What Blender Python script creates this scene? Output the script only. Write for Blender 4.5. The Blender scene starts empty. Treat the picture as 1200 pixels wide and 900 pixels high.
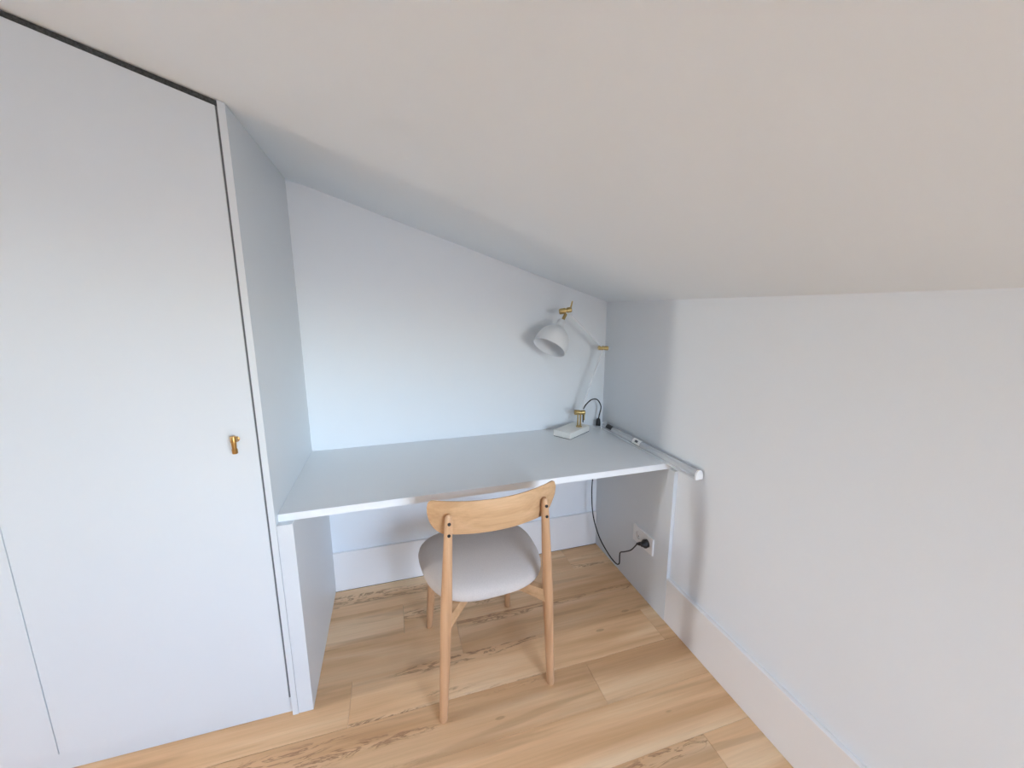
import bpy, bmesh, math, random
from mathutils import Vector, Matrix
random.seed(7)
S = bpy.context.scene
COL = S.collection

# ------------------------------------------------------------------ camera
F_PX, PITCH, ROLL, YAW = 466.9, -0.1861, -0.0017, 0.2927
CAM = Vector((-1.1436, -1.9842, 1.4073))
fwd = Vector((math.sin(YAW)*math.cos(PITCH), math.cos(YAW)*math.cos(PITCH), math.sin(PITCH)))
rt0 = Vector((math.cos(YAW), -math.sin(YAW), 0)); up0 = rt0.cross(fwd)
rt = rt0*math.cos(ROLL) + up0*math.sin(ROLL); up = up0*math.cos(ROLL) - rt0*math.sin(ROLL)
cd = bpy.data.cameras.new('camera'); cam = bpy.data.objects.new('camera', cd); COL.objects.link(cam)
cd.sensor_fit = 'HORIZONTAL'; cd.sensor_width = 36.0; cd.lens = F_PX/1200*36.0
cd.clip_start = 0.02; cd.clip_end = 200
m = Matrix((rt, up, -fwd)).transposed().to_4x4(); m.translation = CAM
cam.matrix_world = m
S.camera = cam

# ------------------------------------------------------------------ sky, light, exposure
world = bpy.data.worlds.new('sky'); S.world = world; world.use_nodes = True
wn = world.node_tree; bg = wn.nodes['Background']
sky = wn.nodes.new('ShaderNodeTexSky'); sky.sky_type = 'NISHITA'; sky.sun_disc = False
sky.sun_elevation = math.radians(46); sky.sun_rotation = math.radians(268)
sky.air_density = 1.0; sky.dust_density = 2.0; sky.ozone_density = 1.0
SKY_SOFT, SKY_WHITE, GROUND = 0.88, (0.162, 0.1715, 0.184, 1), (0.215, 0.226, 0.244, 1)
hz = wn.nodes.new('ShaderNodeMix'); hz.data_type = 'RGBA'; hz.inputs[0].default_value = SKY_SOFT   # thin bright cloud over the blue
hz.inputs[7].default_value = SKY_WHITE; wn.links.new(sky.outputs[0], hz.inputs[6])
tcw = wn.nodes.new('ShaderNodeTexCoord'); sep = wn.nodes.new('ShaderNodeSeparateXYZ'); wn.links.new(tcw.outputs['Generated'], sep.inputs[0])
mr = wn.nodes.new('ShaderNodeMapRange'); mr.inputs[1].default_value = -0.03; mr.inputs[2].default_value = 0.03; wn.links.new(sep.outputs[2], mr.inputs[0])
gm = wn.nodes.new('ShaderNodeMix'); gm.data_type = 'RGBA'; gm.inputs[6].default_value = GROUND               # sunlit ground below the horizon
wn.links.new(mr.outputs[0], gm.inputs[0]); wn.links.new(hz.outputs[2], gm.inputs[7])
wn.links.new(gm.outputs[2], bg.inputs[0]); bg.inputs[1].default_value = 1.0

def portal(name, center, normal, w, h, upv=(0, 0, 1)):
    l = bpy.data.lights.new(name, 'AREA'); l.shape = 'RECTANGLE'; l.size = w; l.size_y = h
    l.cycles.is_portal = True
    o = bpy.data.objects.new(name, l); COL.objects.link(o)
    n = Vector(normal).normalized(); z = -n; y = Vector(upv); y = (y - z*y.dot(z)).normalized(); x = y.cross(z)
    mm = Matrix((x, y, z)).transposed().to_4x4(); mm.translation = Vector(center); o.matrix_world = mm

W, HK, SL = 1.531, 1.4446, 0.3260          # niche width, knee wall height, roof slope
XL, YR, XRIDGE = -5.0, -4.3, -3.45         # left wall, rear wall, where the slope ends
YD, XB, ZBAY = -2.583, 1.0, 2.3            # behind the camera a dormer bay widens the room: its start, right wall, flat ceiling
def zc(x): return HK + SL*(-max(x, XRIDGE)) if x < 0 else HK
WIN1 = (-0.55, 0.94, 0.90, 2.22)           # window in the bay's end wall x0 x1 z0 z1
WIN2 = (-0.98, -0.73, 0.55, 2.30)          # slim window in left wall y0 y1 z0 z1
portal('rear_window_daylight', ((WIN1[0]+WIN1[1])/2, YR-0.17, (WIN1[2]+WIN1[3])/2), (0, 1, 0), WIN1[1]-WIN1[0], WIN1[3]-WIN1[2])
portal('side_window_daylight', (XL-0.17, (WIN2[0]+WIN2[1])/2, (WIN2[2]+WIN2[3])/2), (1, 0, 0), WIN2[1]-WIN2[0], WIN2[3]-WIN2[2])
vs = S.view_settings; vs.view_transform = 'Standard'; vs.look = 'None'; vs.gamma = 1.0; vs.use_curve_mapping = False
vs.exposure = 5.46

# ------------------------------------------------------------------ materials
def mat(name, col, rough=0.5, metal=0.0, bump=None, vary=None, spec=0.5):
    mm = bpy.data.materials.new(name); mm.use_nodes = True; nt = mm.node_tree; b = nt.nodes['Principled BSDF']
    b.inputs['Base Color'].default_value = (*col, 1); b.inputs['Roughness'].default_value = rough
    b.inputs['Metallic'].default_value = metal; b.inputs['Specular IOR Level'].default_value = spec
    if bump or vary:
        tc = nt.nodes.new('ShaderNodeTexCoord')
    if bump:
        sc, st, dist = bump
        n = nt.nodes.new('ShaderNodeTexNoise'); n.inputs['Scale'].default_value = sc; n.inputs['Detail'].default_value = 4
        nt.links.new(tc.outputs['Object'], n.inputs['Vector'])
        bp = nt.nodes.new('ShaderNodeBump'); bp.inputs['Strength'].default_value = st; bp.inputs['Distance'].default_value = dist
        nt.links.new(n.outputs['Fac'], bp.inputs['Height']); nt.links.new(bp.outputs[0], b.inputs['Normal'])
    if vary:
        sc, amt = vary
        n2 = nt.nodes.new('ShaderNodeTexNoise'); n2.inputs['Scale'].default_value = sc; n2.inputs['Detail'].default_value = 6
        nt.links.new(tc.outputs['Object'], n2.inputs['Vector'])
        mx = nt.nodes.new('ShaderNodeMix'); mx.data_type = 'RGBA'
        mx.inputs[6].default_value = (*[c*(1-amt) for c in col], 1); mx.inputs[7].default_value = (*[min(1, c*(1+amt)) for c in col], 1)
        nt.links.new(n2.outputs['Fac'], mx.inputs[0]); nt.links.new(mx.outputs[2], b.inputs['Base Color'])
    return mm

WALL = mat('white_wall_paint', (0.885, 0.911, 0.94), 0.85, bump=(160, 0.06, 0.002), spec=0.2)
CEIL = mat('white_ceiling_paint', (0.885, 0.93, 0.965), 0.9, bump=(120, 0.05, 0.002), spec=0.2)
TRIM = mat('satin_white_trim', (0.93, 0.905, 0.885), 0.4)
LAM = mat('pale_grey_laminate', (0.76, 0.79, 0.81), 0.38, bump=(300, 0.03, 0.0005))
DESKM = mat('pale_grey_desktop', (0.88, 0.895, 0.90), 0.33, bump=(300, 0.03, 0.0005))
EDGE = mat('white_edge_band', (0.90, 0.91, 0.92), 0.6)
DARK = mat('dark_brush_seal', (0.085, 0.088, 0.085), 0.95, vary=(160, 0.95), bump=(220, 0.8, 0.004))
GAP_SHADE = mat('painted_gap_shade', (0.16, 0.165, 0.17), 0.9)  # shade of the door gap, put into a dark colour
BLACK = mat('black_rubber', (0.012, 0.012, 0.014), 0.45)
BRASS = mat('brushed_brass', (0.52, 0.385, 0.17), 0.36, 1.0)
BRONZE = mat('antique_brass', (0.50, 0.29, 0.10), 0.34, 1.0)
WHITEM = mat('white_enamel', (0.86, 0.87, 0.89), 0.35)
CREAM = mat('cream_stone', (0.93, 0.905, 0.85), 0.4, vary=(30, 0.03))
PLAST = mat('white_plastic', (0.94, 0.935, 0.925), 0.3)
ALU = mat('brushed_aluminium', (0.76, 0.78, 0.80), 0.35, 0.45)
LABELM = mat('paper_label', (0.88, 0.88, 0.88), 0.6)
INK = mat('grey_ink', (0.12, 0.12, 0.13), 0.7)
SUB = mat('screed', (0.10, 0.075, 0.05), 0.9)
FABRIC = mat('grey_beige_wool', (0.63, 0.56, 0.51), 0.95, bump=(700, 0.35, 0.0012), vary=(260, 0.10), spec=0.1)

def glassy(name, alpha, col, rough):
    mm = bpy.data.materials.new(name); mm.use_nodes = True; nt = mm.node_tree
    b = nt.nodes['Principled BSDF']; b.inputs['Base Color'].default_value = (*col, 1); b.inputs['Roughness'].default_value = rough
    t = nt.nodes.new('ShaderNodeBsdfTransparent'); mx = nt.nodes.new('ShaderNodeMixShader'); mx.inputs[0].default_value = alpha
    nt.links.new(t.outputs[0], mx.inputs[1]); nt.links.new(b.outputs[0], mx.inputs[2])
    nt.links.new(mx.outputs[0], nt.nodes['Material Output'].inputs[0]); return mm
PANE = glassy('window_glass', 0.05, (0.9, 0.95, 1), 0.05)
DIFFUSER = glassy('frosted_tube', 0.42, (0.88, 0.90, 0.93), 0.12)

def wood(name, cols, axis, stretch, rough, fine=90, streak=0.0, rnd=False, knots=False):
    """procedural timber; grain runs along the given local axis"""
    mm = bpy.data.materials.new(name); mm.use_nodes = True; nt = mm.node_tree; N = nt.nodes; L = nt.links
    b = N['Principled BSDF']; b.inputs['Roughness'].default_value = rough; b.inputs['Specular IOR Level'].default_value = 0.4
    tc = N.new('ShaderNodeTexCoord'); vec = tc.outputs['Object']
    if rnd:
        oi = N.new('ShaderNodeObjectInfo')
        ml = N.new('ShaderNodeMath'); ml.operation = 'MULTIPLY'; ml.inputs[1].default_value = 57.0; L.new(oi.outputs['Random'], ml.inputs[0])
        cb = N.new('ShaderNodeCombineXYZ'); [L.new(ml.outputs[0], cb.inputs[i]) for i in range(3)]
        ad = N.new('ShaderNodeVectorMath'); ad.operation = 'ADD'; L.new(vec, ad.inputs[0]); L.new(cb.outputs[0], ad.inputs[1]); vec = ad.outputs[0]
    def mapped(k, across):
        mp = N.new('ShaderNodeMapping'); s = [across]*3; s[axis] = k; mp.inputs['Scale'].default_value = s; L.new(vec, mp.inputs[0]); return mp.outputs[0]
    def noise(v, scale, det, dist=0.0, rg=0.55):
        n = N.new('ShaderNodeTexNoise'); n.inputs['Scale'].default_value = scale; n.inputs['Detail'].default_value = det
        n.inputs['Distortion'].default_value = dist; n.inputs['Roughness'].default_value = rg; L.new(v, n.inputs['Vector']); return n.outputs['Fac']
    def ramp(f, stops):
        r = N.new('ShaderNodeValToRGB'); e = r.color_ramp.elements
        while len(e) < len(stops): e.new(0.5)
        for k, (p, c) in enumerate(stops): e[k].position = p; e[k].color = (*c, 1) if len(c) == 3 else c
        L.new(f, r.inputs[0]); return r.outputs[0]
    def mixc(f, a, bcol, mode='MIX'):
        mx = N.new('ShaderNodeMix'); mx.data_type = 'RGBA'; mx.blend_type = mode
        if isinstance(f, float): mx.inputs[0].default_value = f
        else: L.new(f, mx.inputs[0])
        for sck, v in ((6, a), (7, bcol)):
            if isinstance(v, tuple): mx.inputs[sck].default_value = (*v, 1)
            else: L.new(v, mx.inputs[sck])
        return mx.outputs[2]
    broad = noise(mapped(stretch[0], stretch[1]), 1.0, 3, 0.6)
    c = ramp(broad, [(0.30, cols[0]), (0.50, cols[1]), (0.70, cols[2])])
    fg = noise(mapped(3.0, fine), 1.0, 5, 0.2, 0.65)
    c = mixc(0.55, c, ramp(fg, [(0.25, (0.80, 0.76, 0.72)), (0.75, (1.08, 1.08, 1.08))]), 'MULTIPLY')
    if rnd:
        r2 = N.new('ShaderNodeMath'); r2.operation = 'FRACT'; mu = N.new('ShaderNodeMath'); mu.operation = 'MULTIPLY'; mu.inputs[1].default_value = 7.31
        L.new(oi.outputs['Random'], mu.inputs[0]); L.new(mu.outputs[0], r2.inputs[0])
        c = mixc(1.0, c, ramp(r2.outputs[0], [(0.0, (0.90, 0.87, 0.83)), (1.0, (1.06, 1.07, 1.07))]), 'MULTIPLY')
    if streak:
        # torn, feathery heart-wood marks gathered along long bands
        band = ramp(noise(mapped(0.55, 7.0), 1.0, 2, 0.2), [(0.585, (0, 0, 0)), (0.63, (1, 1, 1))])
        wob = noise(mapped(5.5, 34.0), 1.0, 4, 2.2, 0.6)
        tear = ramp(wob, [(0.50, (0, 0, 0)), (0.56, (1, 1, 1)), (0.63, (0.15, 0.15, 0.15))])
        f = mixc(1.0, band, tear, 'MULTIPLY')
        sc = N.new('ShaderNodeMath'); sc.operation = 'MULTIPLY'; sc.inputs[1].default_value = streak; L.new(f, sc.inputs[0])
        c = mixc(sc.outputs[0], c, (0.34, 0.155, 0.075))
        band2 = ramp(noise(mapped(0.9, 11.0), 1.7, 2, 0.3), [(0.58, (0, 0, 0)), (0.66, (1, 1, 1))])
        s2 = N.new('ShaderNodeMath'); s2.operation = 'MULTIPLY'; s2.inputs[1].default_value = 0.30; L.new(band2, s2.inputs[0])
        c = mixc(s2.outputs[0], c, (0.42, 0.225, 0.115))
    if knots:
        v = N.new('ShaderNodeTexVoronoi'); v.inputs['Scale'].default_value = 1.0; v.inputs['Randomness'].default_value = 1.0
        L.new(mapped(3.2, 9.5), v.inputs['Vector'])
        kf = ramp(v.outputs['Distance'], [(0.0, (1, 1, 1)), (0.03, (0.6, 0.6, 0.6)), (0.05, (0.8, 0.8, 0.8)), (0.075, (0, 0, 0))])
        s3 = N.new('ShaderNodeMath'); s3.operation = 'MULTIPLY'; s3.inputs[1].default_value = 0.55; L.new(kf, s3.inputs[0])
        c = mixc(s3.outputs[0], c, (0.30, 0.145, 0.07))
    L.new(c, b.inputs['Base Color'])
    bp = N.new('ShaderNodeBump'); bp.inputs['Strength'].default_value = 0.12; bp.inputs['Distance'].default_value = 0.001
    L.new(fg, bp.inputs['Height']); L.new(bp.outputs[0], b.inputs['Normal'])
    return mm
PLANK = wood('pine_vinyl_plank', ((0.68, 0.385, 0.19), (0.84, 0.535, 0.295), (0.94, 0.68, 0.425)), 0, (0.7, 8.0), 0.45, 120, 0.85, True, True)
BEECHZ = wood('oiled_beech_upright', ((0.53, 0.29, 0.145), (0.62, 0.355, 0.19), (0.68, 0.41, 0.23)), 2, (1.5, 18.0), 0.42, 150)
BEECHX = wood('oiled_beech_lengthwise', ((0.56, 0.325, 0.165), (0.65, 0.40, 0.215), (0.71, 0.45, 0.255)), 0, (2.0, 26.0), 0.42, 160)

# ------------------------------------------------------------------ mesh helpers
def link(name, bm, material, parent=None, smooth=False, loc=None):
    bmesh.ops.recalc_face_normals(bm, faces=bm.faces[:])
    me = bpy.data.meshes.new(name); bm.to_mesh(me); bm.free()
    for mt in (material if isinstance(material, (list, tuple)) else [material]): me.materials.append(mt)
    if smooth:
        for p in me.polygons: p.use_smooth = True
        try: me.set_sharp_from_angle(angle=math.radians(38))
        except Exception: pass
    o = bpy.data.objects.new(name, me); COL.objects.link(o)
    if parent: o.parent = parent
    if loc: o.location = loc
    return o
def bx(bm, x0, x1, y0, y1, z0, z1, bev=0.0, seg=2, ztop=None):
    """axis box; ztop(x) may give a sloping top"""
    V = [bm.verts.new((x, y, z)) for z in (z0, z1) for y in (y0, y1) for x in (x0, x1)]
    if ztop:
        for v in V[4:]: v.co.z = ztop(v.co.x)
    fs = [bm.faces.new([V[i] for i in q]) for q in ((0, 2, 3, 1), (4, 5, 7, 6), (0, 1, 5, 4), (2, 6, 7, 3), (0, 4, 6, 2), (1, 3, 7, 5))]
    if bev:
        es = list({e for f in fs for e in f.edges})
        bmesh.ops.bevel(bm, geom=es, offset=bev, segments=seg, profile=0.6, affect='EDGES')
def frame_of(d):
    d = Vector(d).normalized(); a = Vector((0, 0, 1)) if abs(d.z) < 0.9 else Vector((1, 0, 0))
    u = a.cross(d).normalized(); return u, d.cross(u), d
def tube(bm, pts, rads, n=16, cap=True, round_end=0.0):
    pts = [Vector(p) for p in pts]
    if not isinstance(rads, (list, tuple)): rads = [rads]*len(pts)
    rings = []; u = None
    for i, p in enumerate(pts):
        d = (pts[min(i+1, len(pts)-1)] - pts[max(i-1, 0)]).normalized()
        if u is None: u, v, _ = frame_of(d)
        else: u = (u - d*u.dot(d)).normalized(); v = d.cross(u)
        rings.append([bm.verts.new(p + (u*math.cos(2*math.pi*k/n) + v*math.sin(2*math.pi*k/n))*rads[i]) for k in range(n)])
    for a, b in zip(rings, rings[1:]):
        for k in range(n): bm.faces.new((a[k], a[(k+1) % n], b[(k+1) % n], b[k]))
    if cap: bm.faces.new(rings[0][::-1]); bm.faces.new(rings[-1])
def lathe(bm, origin, direction, prof, n=40, closed=False):
    """prof: (distance along axis, radius)"""
    u, v, d = frame_of(direction); o = Vector(origin); rings = []
    for t, r in prof:
        if r < 1e-6: rings.append([bm.verts.new(o + d*t)])
        else: rings.append([bm.verts.new(o + d*t + (u*math.cos(2*math.pi*k/n) + v*math.sin(2*math.pi*k/n))*r) for k in range(n)])
    prs = list(zip(rings, rings[1:]))
    if closed: prs.append((rings[-1], rings[0]))
    for a, b in prs:
        for k in range(n):
            q = [a[k % len(a)], a[(k+1) % len(a)], b[(k+1) % len(b)], b[k % len(b)]]
            q = list(dict.fromkeys(q))
            if len(q) > 2: bm.faces.new(q)
def spline(pts, k=8):
    P = [Vector(p) for p in pts]; P = [P[0]*2-P[1]] + P + [P[-1]*2-P[-2]]; out = []
    for i in range(1, len(P)-2):
        a, b, c, d = P[i-1:i+3]
        for j in range(k):
            t = j/k; out.append(0.5*((2*b) + (c-a)*t + (2*a-5*b+4*c-d)*t*t + (3*b-a-3*c+d)*t**3))
    out.append(P[-2]); return out
def NB(): return bmesh.new()
def box_obj(name, material, parent, *a, **k):
    b = NB(); bx(b, *a, **k); return link(name, b, material, parent)
def thing(name, label, cat, loc=(0, 0, 0), rz=0):
    o = bpy.data.objects.new(name, None); COL.objects.link(o); o.location = loc; o.rotation_euler = (0, 0, rz)
    o.empty_display_size = 0.1; o['label'] = label; o['category'] = cat; return o
def struct(o, label=None, cat=None):
    o['kind'] = 'structure'
    if label: o['label'] = label
    if cat: o['category'] = cat
    return o

# ------------------------------------------------------------------ the room
T = 0.2
fl = struct(box_obj('floor', SUB, None, XL-T, XB+T, YR-T, T, -0.15, -0.008), 'floor of warm pine planks laid parallel to the desk', 'floor')
PW, PL = 0.1835, 1.28
rows = [(-0.200+PW, 0.35-0.60), (-0.200, 0.12), (-0.383, 0.35), (-0.5635, -0.08), (-0.748, -0.464+PL), (-0.9315, 0.02)]
while rows[-1][0]-PW > YR: rows.append((rows[-1][0]-PW, random.uniform(-0.6, 0.6)))
mesh_cache = {}
for yt, xj in rows:
    y1 = min(yt, 0.0); y0 = max(yt-PW, YR)
    x = xj; xr = XB if y1 < YD+0.01 else 0.0
    while x < xr: x += PL
    while x > XL:
        a, b = max(x-PL, XL), min(x, xr); x -= PL
        if b-a < 0.03: continue
        if y0 > -0.62 and b <= -1.5: continue
        if y0 > -0.62: a = max(a, -1.56)
        key = (round(b-a, 4), round(y1-y0, 4))
        if key not in mesh_cache:
            bm = NB(); hx, hy = (b-a)/2-0.0004, (y1-y0)/2-0.0004
            bx(bm, -hx, hx, -hy, hy, -0.008, 0.0, 0.0006, 1)
            o = link('plank', bm, PLANK, fl); mesh_cache[key] = o.data
        else:
            o = bpy.data.objects.new('plank', mesh_cache[key]); COL.objects.link(o); o.parent = fl
        o.location = ((a+b)/2, (y0+y1)/2, 0)

def roof(bm, x0, x1, y0, y1):
    V = [bm.verts.new((x, y, zc(x)+dz)) for dz in (0, T) for y in (y0, y1) for x in (x0, x1)]
    for q in ((0, 2, 3, 1), (4, 5, 7, 6), (0, 1, 5, 4), (2, 6, 7, 3), (0, 4, 6, 2), (1, 3, 7, 5)): bm.faces.new([V[i] for i in q])
XM = -(ZBAY-HK)/SL
b = NB(); roof(b, XL-T, XRIDGE, YR-T, T); roof(b, XRIDGE, XM, YR-T, YD); roof(b, XRIDGE, 0.0, YD, T)
bx(b, XM, XB+T, YR-T, YD, ZBAY, ZBAY+T)
bx(b, XM, 0, YD, YD+0.1, 2, ZBAY+T)
b.verts.ensure_lookup_table()
for v in b.verts[-8:-4]: v.co.z = zc(v.co.x)
struct(link('ceiling', b, CEIL), 'white painted ceiling sloping down to the right-hand wall', 'ceiling')
struct(box_obj('wall_back', WALL, None, XL-T, T, 0, T, -0.15, 3, ztop=lambda x: zc(x)+T if x < XRIDGE else zc(x)+0.1), 'pale wall behind the desk niche under the sloping ceiling', 'wall')
bpy.data.objects['wall_back'].data.materials[0] = WALL
struct(box_obj('wall_right', WALL, None, 0, T, YD, 0, -0.15, HK+T), 'low white knee wall right of the desk', 'wall')
b = NB(); rx0, rx1, rz0, rz1 = WIN1
bx(b, XL, rx0, YR-T, YR, -0.15, 2.7); bx(b, rx1, XB, YR-T, YR, -0.15, 2.7)
bx(b, rx0, rx1, YR-T, YR, -0.15, rz0); bx(b, rx0, rx1, YR-T, YR, rz1, 2.7)
struct(link('wall_rear', b, WALL), 'white end wall of the dormer bay with a wide window', 'wall')
struct(box_obj('wall_dormer', WALL, None, T, XB, YD, YD+T, -0.15, ZBAY+T), 'white return wall where the dormer bay begins', 'wall')
struct(box_obj('wall_bay', WALL, None, XB, XB+T, YR-T, YD+T, -0.15, ZBAY+T), 'white side wall of the dormer bay', 'wall')
b = NB(); wy0, wy1, wz0, wz1 = WIN2
bx(b, XL-T, XL, YR, wy0, -0.15, 2.7); bx(b, XL-T, XL, wy1, 0, -0.15, 2.7)
bx(b, XL-T, XL, wy0, wy1, -0.15, wz0); bx(b, XL-T, XL, wy0, wy1, wz1, 2.7)
struct(link('wall_left', b, WALL), 'white wall on the wardrobe side of the attic room', 'wall')
# window frames (out of the picture; they let the daylight in)
w1 = bpy.data.objects.new('window_1', None); COL.objects.link(w1); struct(w1, 'wide window in the end wall of the dormer bay', 'window')
b = NB(); t = 0.035
bx(b, rx0, rx1, YR-.12, YR-.06, rz0, rz0+t); bx(b, rx0, rx1, YR-.12, YR-.06, rz1-t, rz1)
bx(b, rx0, rx0+t, YR-.12, YR-.06, rz0+t, rz1-t); bx(b, rx1-t, rx1, YR-.12, YR-.06, rz0+t, rz1-t)
link('window_frame', b, TRIM, w1)
box_obj('window_pane', PANE, w1, rx0+t, rx1-t, YR-.093, YR-.087, rz0+t, rz1-t)
w2 = bpy.data.objects.new('window_2', None); COL.objects.link(w2); struct(w2, 'slim tall window in the left wall', 'window')
b = NB(); t = 0.02
bx(b, XL-.12, XL-.06, wy0, wy1, wz0, wz0+t); bx(b, XL-.12, XL-.06, wy0, wy1, wz1-t, wz1)
bx(b, XL-.12, XL-.06, wy0, wy0+t, wz0+t, wz1-t); bx(b, XL-.12, XL-.06, wy1-t, wy1, wz0+t, wz1-t)
link('window_frame', b, TRIM, w2)
box_obj('window_pane', PANE, w2, XL-.093, XL-.087, wy0+t, wy1-t, wz0+t, wz1-t)

HB, BT, YP = 0.2095, 0.015, -0.645          # skirting height/thickness, front plane of wardrobe and desk sides
XS = -1.483                                  # inner face of left desk support
struct(box_obj('baseboard_back', TRIM, None, XS+0.0005, -0.0195, -BT, 0, 0, HB, bev=0.0025), 'tall white skirting board under the desk', 'baseboard')
struct(box_obj('baseboard_right', TRIM, None, -BT-0.003, 0, YD, -0.6535, 0, HB+0.004, bev=0.003), 'tall white skirting board along the right wall', 'baseboard')

# ------------------------------------------------------------------ wardrobe
XW = -1.549; G = 0.0055; XD = -2.181; XD2 = -2.80; XE = -3.44
wd = thing('wardrobe', 'tall built-in pale grey wardrobe with flush doors following the sloping ceiling', 'wardrobe', ((XW+XE)/2, -0.33, 0))
def wbox(name, material, par, x0, x1, y0, y1, z0, z1, **k):
    ox, oy = wd.location.x, wd.location.y; zt = k.pop('ztop', None)
    return box_obj(name, material, par, x0-ox, x1-ox, y0-oy, y1-oy, z0, z1, ztop=(lambda x: zt(x+ox)) if zt else None, **k)
wbox('side_panel', LAM, wd, XW, -W, YP, -0.0005, 0.0, 2, ztop=lambda x: zc(x)-0.0006)
wbox('side_panel', LAM, wd, XE-0.02, XE, YP, -0.0005, 0.0, 2, ztop=lambda x: zc(x)-0.0006)
wbox('back_panel', LAM, wd, XE, XW, -0.012, -0.0005, 0.0, 2, ztop=lambda x: zc(x)-0.0006)
wbox('plinth', LAM, wd, XE, XW, YP+0.018, YP+0.036, 0.0, 0.071)
wbox('brush_seal', DARK, wd, XE, XW-0.001, YP+0.009, YP+0.03, 1.5, 2, ztop=lambda x: zc(x)-0.0006)
bm_seal = wd.children[-1].data
for v in bm_seal.vertices:
    if abs(v.co.z-1.5) < 1e-4: v.co.z = zc(v.co.x+wd.location.x)-0.035
GAPT = 0.017
wbox('gap_shade_strip', GAP_SHADE, wd, XW-G, XW-0.0001, YP+0.003, YP+0.018, 0.074, 2, ztop=lambda x: zc(x)-GAPT)  # dark strip added to paint the shade between door and side panel
doors = []
for (x0, x1) in ((XD+0.001, XW-G-0.0003), (XD2+0.001, XD-0.0015), (XE+0.002, XD2-0.001)):
    d = wbox('door', LAM, wd, x0, x1, YP, YP+0.019, 0.0755, 2, ztop=lambda x: zc(x)-GAPT, bev=0.0008, seg=1); doors.append(d)
# brass T-pull on the door next to the desk
b = NB(); hx, hy, hz = -1.606-wd.location.x, YP-wd.location.y, 1.024
lathe(b, (hx, hy, hz), (0, -1, 0), [(0, 0), (0, 0.0085), (0.003, 0.0085), (0.004, 0.0065), (0.024, 0.0065), (0.024, 0)], 20)
lathe(b, (hx, hy-0.026, hz-0.037), (0, 0, 1), [(0, 0), (0, 0.0068), (0.002, 0.0075), (0.014, 0.0075), (0.015, 0.0062), (0.034, 0.0068), (0.035, 0.008), (0.051, 0.008), (0.053, 0.007), (0.053, 0)], 20)
h = link('handle', b, BRONZE, doors[0], True); h['label'] = 'brass T-shaped pull'

# ------------------------------------------------------------------ desk
DY, DH, DT = -0.618, 0.75, 0.026
dk = thing('built_in_desk', 'built-in pale grey desk spanning the niche under the sloping ceiling', 'desk', (-0.76, -0.31, 0))
def dbox(name, material, x0, x1, y0, y1, z0, z1, **k):
    return box_obj(name, material, dk, x0+0.76, x1+0.76, y0+0.31, y1+0.31, z0, z1, **k)
GX, GY = -0.044, -0.040
b = NB(); bx(b, -W+0.0006+0.76, -0.0006+0.76, DY+0.001+0.31, -0.0006+0.31, DH-DT, DH)
top = link('desktop', b, DESKM, dk)
dbox('edge_band', EDGE, -W+0.0006, -0.0006, DY, DY+0.0012, DH-DT, DH); eb = dk.children[-1]
eb.parent = top
dbox('support_panel', LAM, -W+0.0006, XS, YP+0.0015, -0.0006, 0.0, DH-DT-0.0003, bev=0.0008, seg=1)
dbox('support_panel', LAM, -0.019, -0.0006, YP-0.008, -0.0006, 0.0, DH-DT-0.0003, bev=0.0008, seg=1)
b = NB(); lathe(b, (GX+0.76, GY+0.31, DH), (0, 0, 1), [(0, 0), (0, 0.028), (0.002, 0.027), (0.003, 0.025), (0.003, 0.013), (0.0008, 0.012), (0.0008, 0)], 32)
g = link('cable_grommet', b, ALU, dk, True); g['label'] = 'grey round cable outlet'

# ------------------------------------------------------------------ double socket
sk = thing('wall_socket', 'white double power socket on the desk side panel with one outlet in use', 'socket', (-0.019, -0.477, 0.305))
def ring_box(bm, hy, hz, th, wells, r, n=32):
    pass
b = NB()                                     # faceplate 155 x 83 with two round wells
hy, hz, th, RW = 0.0775, 0.0415, 0.009, 0.020
cs = (0.036, -0.036)
for cy in cs:
    y0, y1 = (0.0, hy) if cy > 0 else (-hy, 0.0)
    n = 32; outer = []; inner = []; deep = []
    for k in range(n):
        a = 2*math.pi*k/n; c_, s_ = math.cos(a), math.sin(a)
        ts = []
        if c_ > 1e-9: ts.append((y1-cy)/c_)
        if c_ < -1e-9: ts.append((y0-cy)/c_)
        if s_ > 1e-9: ts.append(hz/s_)
        if s_ < -1e-9: ts.append(-hz/s_)
        q = min(ts)
        outer.append(b.verts.new((-th, cy+c_*q, s_*q))); inner.append(b.verts.new((-th, cy+c_*RW, s_*RW))); deep.append(b.verts.new((-0.0012, cy+c_*RW*0.93, s_*RW*0.93)))
    for k in range(n):
        j = (k+1) % n
        b.faces.new((outer[k], outer[j], inner[j], inner[k])); b.faces.new((inner[k], inner[j], deep[j], deep[k]))
    b.faces.new(deep)
for (p, q) in (((-hy, -hz), (hy, -hz)), ((hy, -hz), (hy, hz)), ((hy, hz), (-hy, hz)), ((-hy, hz), (-hy, -hz))):
    b.faces.new([b.verts.new((xx, *pt)) for xx, pt in ((-th, p), (-th, q), (-0.0004, q), (-0.0004, p))])
link('faceplate', b, PLAST, sk)
for cy in cs:
    b = NB()
    for s_ in (-1, 1): lathe(b, (-0.0011, cy+0.0095*s_*0.5, -0.0095*s_*0.86), (-1, 0, 0), [(0, 0), (0, 0.003), (0.0006, 0.003), (0.0006, 0)], 12)
    link('pin_hole', b, INK, sk)

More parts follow.
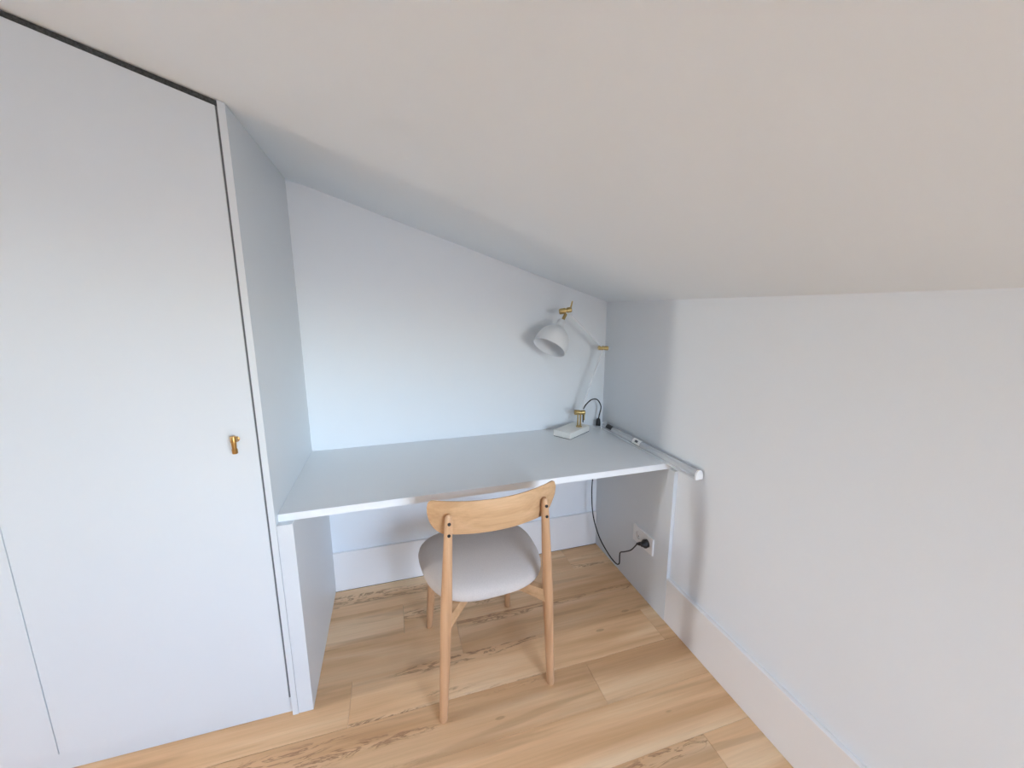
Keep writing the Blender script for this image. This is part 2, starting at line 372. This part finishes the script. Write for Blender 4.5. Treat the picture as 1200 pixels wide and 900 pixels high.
# ------------------------------------------------------------------ desk lamp
LB = Vector((-0.246, -0.1135, DH)); LA = math.radians(32.7)
lp = thing('desk_lamp', 'white articulated desk lamp with brass joints standing in the desk corner', 'lamp', LB)
def L(p): return Vector(p) - LB
b = NB(); bx(b, -0.097, 0.097, -0.052, 0.052, 0.003, 0.035, 0.003, 2)
o = link('base', b, CREAM, lp, True); o.rotation_euler.z = LA
b = NB(); bx(b, -0.095, 0.095, -0.050, 0.050, 0.0005, 0.0032)
o2 = link('base_pad', b, INK, lp); o2.rotation_euler.z = LA
J1 = Vector((-0.193, -0.108, 0.862)); J2 = Vector((-0.071, -0.102, 1.203)); J3 = Vector((-0.305, -0.140, 1.399))
PB = Vector((-0.204, -0.112, DH+0.035))
AX = Vector((0.95, -0.30, 0)).normalized()
b = NB()
tube(b, [L(PB), L(PB)+Vector((0, 0, 0.004))], 0.016, 24)
for s_ in (-1, 1): tube(b, [L(PB)+AX*0.007*s_, L(Vector((PB.x, PB.y, J1.z)))+AX*0.007*s_], 0.0042, 12)
link('post', b, BRASS, lp, True)
def joint(name, c, ax, ln, r, lever=None, lo=0.5):
    b = NB(); ax = Vector(ax).normalized()
    lathe(b, L(c)-ax*ln*0.5, ax, [(0, 0), (0, r*0.85), (ln*0.05, r), (ln*0.50, r), (ln*0.53, r*0.7), (ln*0.60, r*0.7), (ln*0.63, r*0.95), (ln*0.95, r*0.95), (ln, r*0.75), (ln, 0)], 24)
    if lever is not None:
        lv = Vector(lever); p = L(c)+ax*ln*0.40
        tube(b, [p, p+lv], [0.0045, 0.0035], 12)
    return link(name, b, BRASS, lp, True)
joint('pivot_joint', J1-AX*0.006, AX, 0.058, 0.013, (0, -0.002, -0.042))
joint('pivot_joint', J2, (0.95, -0.25, -0.05), 0.055, 0.0115)
J3c = J3 + Vector((-0.006, 0, 0))
joint('pivot_joint', J3c, (0.93, -0.2, 0.17), 0.062, 0.014, (0.010, 0, 0.042))
for (p, q) in ((J1, J2), (J2, J3)):
    b = NB(); d = (q-p).normalized()
    tube(b, [L(p+d*0.008), L(q-d*0.008)], 0.0042, 14); link('arm', b, WHITEM, lp, True)
# shade
vr = (Vector((-0.35, -0.17, 1.29)) - CAM).normalized(); ir = rt - vr*rt.dot(vr); ir.normalize(); iu = ir.cross(vr)
tilt = math.radians(25)
sax = (ir*(-0.42) - iu*0.88).normalized()*math.cos(tilt) - vr*math.sin(tilt)
AP = Vector((-0.330, -0.150, 1.350))
b = NB(); lathe(b, L(AP)-sax*0.040, sax, [(0, 0), (0, 0.008), (0.042, 0.008), (0.042, 0)], 16); link('stem', b, BRASS, lp, True)
R_ = 0.083
outer = [(0, 0.0), (0.0, 0.017), (0.003, 0.020), (0.020, 0.0215), (0.034, 0.024), (0.040, 0.030), (0.050, 0.046), (0.062, 0.060), (0.078, 0.0715), (0.098, 0.0785), (0.120, 0.082), (0.140, R_), (0.142, R_)]
inner = [(0.142, R_-0.0022), (0.120, 0.0795), (0.098, 0.076), (0.078, 0.069), (0.062, 0.0575), (0.050, 0.0435), (0.042, 0.028), (0.040, 0.018), (0.040, 0.0)]
outer = [(t*1.13, r) for t, r in outer]; inner = [(t*1.13, r) for t, r in inner]
b = NB(); lathe(b, L(AP), sax, outer+inner, 56)
sh = link('shade', b, WHITEM, lp, True)
b = NB(); lathe(b, L(AP), sax, [(0.046, 0), (0.046, 0.014), (0.085, 0.014), (0.088, 0.0125), (0.088, 0)], 20); link('bulb_socket', b, WHITEM, sh, True)
# cord: leaves the lower joint, arcs over to the outlet in the desktop, hangs behind and runs to the socket
arc = [J1+Vector((0.012, -0.004, 0.018)), (-0.160, -0.102, 0.902), (-0.122, -0.092, 0.924), (-0.078, -0.075, 0.916), (-0.044, -0.056, 0.872), (GX, GY-0.004, 0.825), (GX-0.004, GY, 0.795)]
b = NB(); tube(b, [L(p) for p in spline(arc)], 0.0032, 10)
low = [(-0.060, -0.045, 0.7195), (-0.060, -0.060, 0.62), (-0.082, -0.070, 0.50), (-0.094, -0.080, 0.38), (-0.088, -0.095, 0.24), (-0.070, -0.14, 0.13), (-0.055, -0.22, 0.070), (-0.046, -0.285, 0.052), (-0.044, -0.315, 0.070), (-0.044, -0.315, 0.115), (-0.046, -0.325, 0.142), (-0.048, -0.36, 0.168), (-0.052, -0.42, 0.215), (-0.056, -0.460, 0.262), (-0.057, -0.478, 0.288)]
tube(b, [L(p) for p in spline(low)], 0.0032, 10)
tube(b, [L(J1+AX*0.012), L(J1+AX*0.013+Vector((0, 0, -0.055)))], 0.0032, 10)
cord = link('power_cord', b, BLACK, lp, True); cord['label'] = 'thin black power cord'
b = NB(); P0, P1 = Vector((GX-0.004, GY, 0.800)), Vector((GX-0.008, GY-0.006, DH+0.0085))
tube(b, [L(P0), L(P0.lerp(P1, 0.15)), L(P0.lerp(P1, 0.5)), L(P1)], [0.007, 0.011, 0.0125, 0.013], 14)
link('cord_connector', b, BLACK, cord, True)
b = NB()
lathe(b, L((-0.0195, -0.513, 0.305)), (-1, 0, 0), [(0, 0), (0, 0.0188), (0.016, 0.0188), (0.018, 0.021), (0.024, 0.0205), (0.034, 0.013), (0.040, 0.011), (0.040, 0)], 28)
tube(b, [L(p) for p in ((-0.045, -0.508, 0.303), (-0.056, -0.495, 0.297), (-0.057, -0.476, 0.286))], [0.011, 0.009, 0.005], 14)
link('plug', b, BLACK, cord, True)

# ------------------------------------------------------------------ loose tubular light lying along the wall
TY0, TY1 = -0.797, -0.080
tl = thing('tube_light', 'slim clear tubular light fixture lying along the wall, overhanging the desk edge', 'light fixture', (-0.030, (TY0+TY1)/2, DH+0.0005))
ty = (TY0+TY1)/2
def prof_sweep(bm, prof, y0, y1):
    A = [bm.verts.new((x, y0-ty, z)) for x, z in prof]; B = [bm.verts.new((x, y1-ty, z)) for x, z in prof]
    n = len(prof)
    for k in range(n): bm.faces.new((A[k], A[(k+1) % n], B[(k+1) % n], B[k]))
    bm.faces.new(A[::-1]); bm.faces.new(B)
b = NB(); prof_sweep(b, [(-0.0150, 0.0), (0.0150, 0.0), (0.0150, 0.009), (0.0168, 0.012), (0.0145, 0.013), (-0.0145, 0.013), (-0.0168, 0.012), (-0.0150, 0.009)], TY0+0.006, TY1-0.006)
link('channel', b, ALU, tl)
b = NB(); prof_sweep(b, [(-0.0132, 0.0131), (0.0132, 0.0131), (0.0125, 0.016), (-0.0125, 0.016)], TY0+0.01, TY1-0.01); link('light_strip', b, PLAST, tl)
tl.rotation_euler.z = 0.018; no = 16; ro, ri = 0.0172, 0.0160; tl.scale = (1, 1, 0.92)
pr = [(math.cos(math.pi*k/no)*ro, 0.0135+math.sin(math.pi*k/no)*0.027) for k in range(no+1)] + [(math.cos(math.pi*k/no)*ri, 0.0135+math.sin(math.pi*k/no)*0.0255) for k in range(no, -1, -1)]
b = NB(); prof_sweep(b, pr, TY0+0.006, TY1-0.006); link('diffuser', b, DIFFUSER, tl, True)
for y0, y1 in ((TY0, TY0+0.006), (TY1-0.006, TY1)):
    b = NB(); pc = [(math.cos(math.pi*k/no)*0.0185, 0.0135+math.sin(math.pi*k/no)*0.0285) for k in range(no+1)] + [(-0.0178, 0.0), (0.0178, 0.0)]
    prof_sweep(b, pc, y0, y1); link('end_cap', b, PLAST, tl, True)
def arc_patch(bm, a0, a1, y0, y1, r=0.0004, n=8):
    P = [(math.cos(a0+(a1-a0)*k/n)*(ro+r), 0.0135+math.sin(a0+(a1-a0)*k/n)*(0.027+r)) for k in range(n+1)]
    Q = [(math.cos(a0+(a1-a0)*k/n)*(ro+r-0.0003), 0.0135+math.sin(a0+(a1-a0)*k/n)*(0.027+r-0.0003)) for k in range(n, -1, -1)]
    prof_sweep(bm, P+Q, y0, y1)
b = NB(); arc_patch(b, math.radians(55), math.radians(170), -0.432, -0.372); lb = link('sticker', b, LABELM, tl, True); lb['label'] = 'white paper sticker'
b = NB(); arc_patch(b, math.radians(120), math.radians(150), -0.413, -0.392, 0.0007); link('sticker_print', b, INK, lb, True)
b = NB(); arc_patch(b, math.radians(95), math.radians(160), -0.185, -0.130, 0.003); link('switch', b, BLACK, tl, True)

# ------------------------------------------------------------------ chair
ch = thing('desk_chair', 'oiled beech chair with curved wooden backrest and grey-beige upholstered seat', 'chair', (-0.850, -0.600, 0), math.radians(3.6))
# seat cushion: rounded trapezoid, wider towards the desk
def seat_r(a):
    c_, s_ = math.cos(a), math.sin(a); lo, hi = 0.0, 0.6
    def inside(x, y):
        yy = (y-0.025)/0.225; hw = 0.231 + 0.017*max(-1, min(1, yy)) 
        return (abs(x)/hw)**2.9 + abs(yy)**2.9 <= 1 if y > 0 else (abs(x)/hw)**2.9 + abs(yy)**2.9 <= 1
    for _ in range(40):
        md = (lo+hi)/2
        if inside(c_*md, 0.025+s_*md): lo = md
        else: hi = md
    return lo
b = NB(); n = 72
prof = [(0.0, 0.492), (0.25, 0.4915), (0.5, 0.489), (0.7, 0.484), (0.85, 0.476), (0.94, 0.466), (0.985, 0.454), (1.0, 0.441), (0.995, 0.430), (0.975, 0.423), (0.93, 0.420), (0.6, 0.420), (0.0, 0.420)]
rs = [seat_r(2*math.pi*k/n) for k in range(n)]; rings = []
for f, z in prof:
    if f == 0: rings.append([b.verts.new((0, 0.025, z))])
    else:
        rg = []
        for k in range(n):
            a = 2*math.pi*k/n; x, y = math.cos(a)*rs[k]*f, 0.025+math.sin(a)*rs[k]*f
            dz = -0.010*(y/0.225)**2 if z > 0.44 else 0
            rg.append(b.verts.new((x, y, z+dz)))
        rings.append(rg)
for A, B in zip(rings, rings[1:]):
    for k in range(n):
        q = list(dict.fromkeys([A[k % len(A)], A[(k+1) % n % len(A)], B[(k+1) % n % len(B)], B[k % len(B)]]))
        if len(q) > 2: b.faces.new(q)
link('seat', b, FABRIC, ch, True)
# rear legs run up to carry the backrest
def bow(x): return -0.222 + 0.055*(abs(x)/0.215)**2      # inner face of backrest (local y) along x
legs = []
for s_ in (-1, 1):
    foot = Vector((0.206*s_, -0.204, 0)); topp = Vector((0.166*s_, bow(0.166)-0.0235, 0.772))
    pts = [foot.lerp(topp, t) for t in (0, 0.006, 0.15, 0.35, 0.52, 0.60, 0.75, 0.90, 0.97, 0.99, 1.0)]
    b = NB(); tube(b, pts, [0.0135, 0.0145, 0.0158, 0.0182, 0.0196, 0.0192, 0.0165, 0.0140, 0.0128, 0.0110, 0.006], 24)
    lg = link('leg', b, BEECHZ, ch, True); legs.append(lg)
    for zz in (0.747, 0.708):
        t = zz/0.772; c = foot.lerp(topp, t); nv = Vector((0, -1, 0))
        b = NB(); lathe(b, c+nv*0.010, nv, [(0, 0), (0, 0.0054), (0.0052, 0.0054), (0.0052, 0.0040), (0.0046, 0)], 14)
        link('screw_hole', b, BLACK, lg)
for s_ in (-1, 1):
    foot = Vector((0.187*s_, 0.233, 0)); topp = Vector((0.163*s_, 0.170, 0.422))
    pts = [foot.lerp(topp, t) for t in (0, 0.012, 0.3, 0.7, 1.0)]
    b = NB(); tube(b, pts, [0.0125, 0.0138, 0.016, 0.0185, 0.0195], 24); link('leg', b, BEECHZ, ch, True)
# crossed rails under the seat
def rail(p, q, zt, h0, h1, w, z_off=0.0):
    b = NB(); p, q = Vector(p), Vector(q); d = (q-p); nn = Vector((-d.y, d.x, 0)).normalized()*w/2; rows_ = []
    K = 12
    for k in range(K+1):
        t = k/K; h = h0 + (h1-h0)*math.sin(math.pi*t)**0.7; c = p.lerp(q, t)
        rows_.append([b.verts.new((c.x+e*nn.x, c.y+e*nn.y, z)) for e, z in ((-1, zt), (1, zt), (1, zt-h), (-1, zt-h))])
    for A, B in zip(rows_, rows_[1:]):
        for k in range(4): b.faces.new((A[k], A[(k+1) % 4], B[(k+1) % 4], B[k]))
    b.faces.new(rows_[0][::-1]); b.faces.new(rows_[-1])
    o = link('seat_rail', b, BEECHX, ch); return o
rail((-0.180, -0.210, 0), (0.160, 0.165, 0), 0.4195, 0.050, 0.034, 0.026)
rail((0.180, -0.210, 0), (-0.160, 0.165, 0), 0.4190, 0.049, 0.033, 0.026)
# curved backrest
b = NB(); HWB, ZT, ZB, TH = 0.224, 0.808, 0.690, 0.014; NX, NZ = 40, 10
def edge(x):
    u = abs(x)/HWB
    rb = 0.060; zb = ZB; e = abs(x)-(HWB-rb)
    if e > 0: zb = ZB + (rb-math.sqrt(max(0, rb*rb-e*e)))*1.25
    rt_ = 0.016; zt = ZT + 0.004*u*u; e = abs(x)-(HWB-rt_)
    if e > 0: zt = zt - (rt_-math.sqrt(max(0, rt_*rt_-e*e)))
    return zb, zt
front, back = [], []
for i in range(NX+1):
    x = HWB*math.sin((i/NX-0.5)*math.pi)*0.9995
    zb, zt = edge(x); rf, rb_ = [], []
    slope = Vector((1, 2*0.055*x/0.215**2, 0)).normalized(); nv = Vector((-slope.y, slope.x, 0))
    for j in range(NZ+1):
        z = zb+(zt-zb)*j/NZ; lean = -(z-0.745)*0.10
        edgef = min(1, 0.35+3.2*min(j/NZ, 1-j/NZ))
        p = Vector((x, bow(x)+lean, z))
        rf.append(b.verts.new(p+nv*TH*0.5*edgef)); rb_.append(b.verts.new(p-nv*TH*0.5*edgef))
    front.append(rf); back.append(rb_)
for i in range(NX):
    for j in range(NZ):
        b.faces.new((front[i][j], front[i][j+1], front[i+1][j+1], front[i+1][j])); b.faces.new((back[i][j], back[i+1][j], back[i+1][j+1], back[i][j+1]))
    b.faces.new((front[i][0], front[i+1][0], back[i+1][0], back[i][0])); b.faces.new((front[i][NZ], back[i][NZ], back[i+1][NZ], front[i+1][NZ]))
for i in (0, NX):
    for j in range(NZ): b.faces.new((front[i][j], back[i][j], back[i][j+1], front[i][j+1]))
link('backrest', b, BEECHX, ch, True)
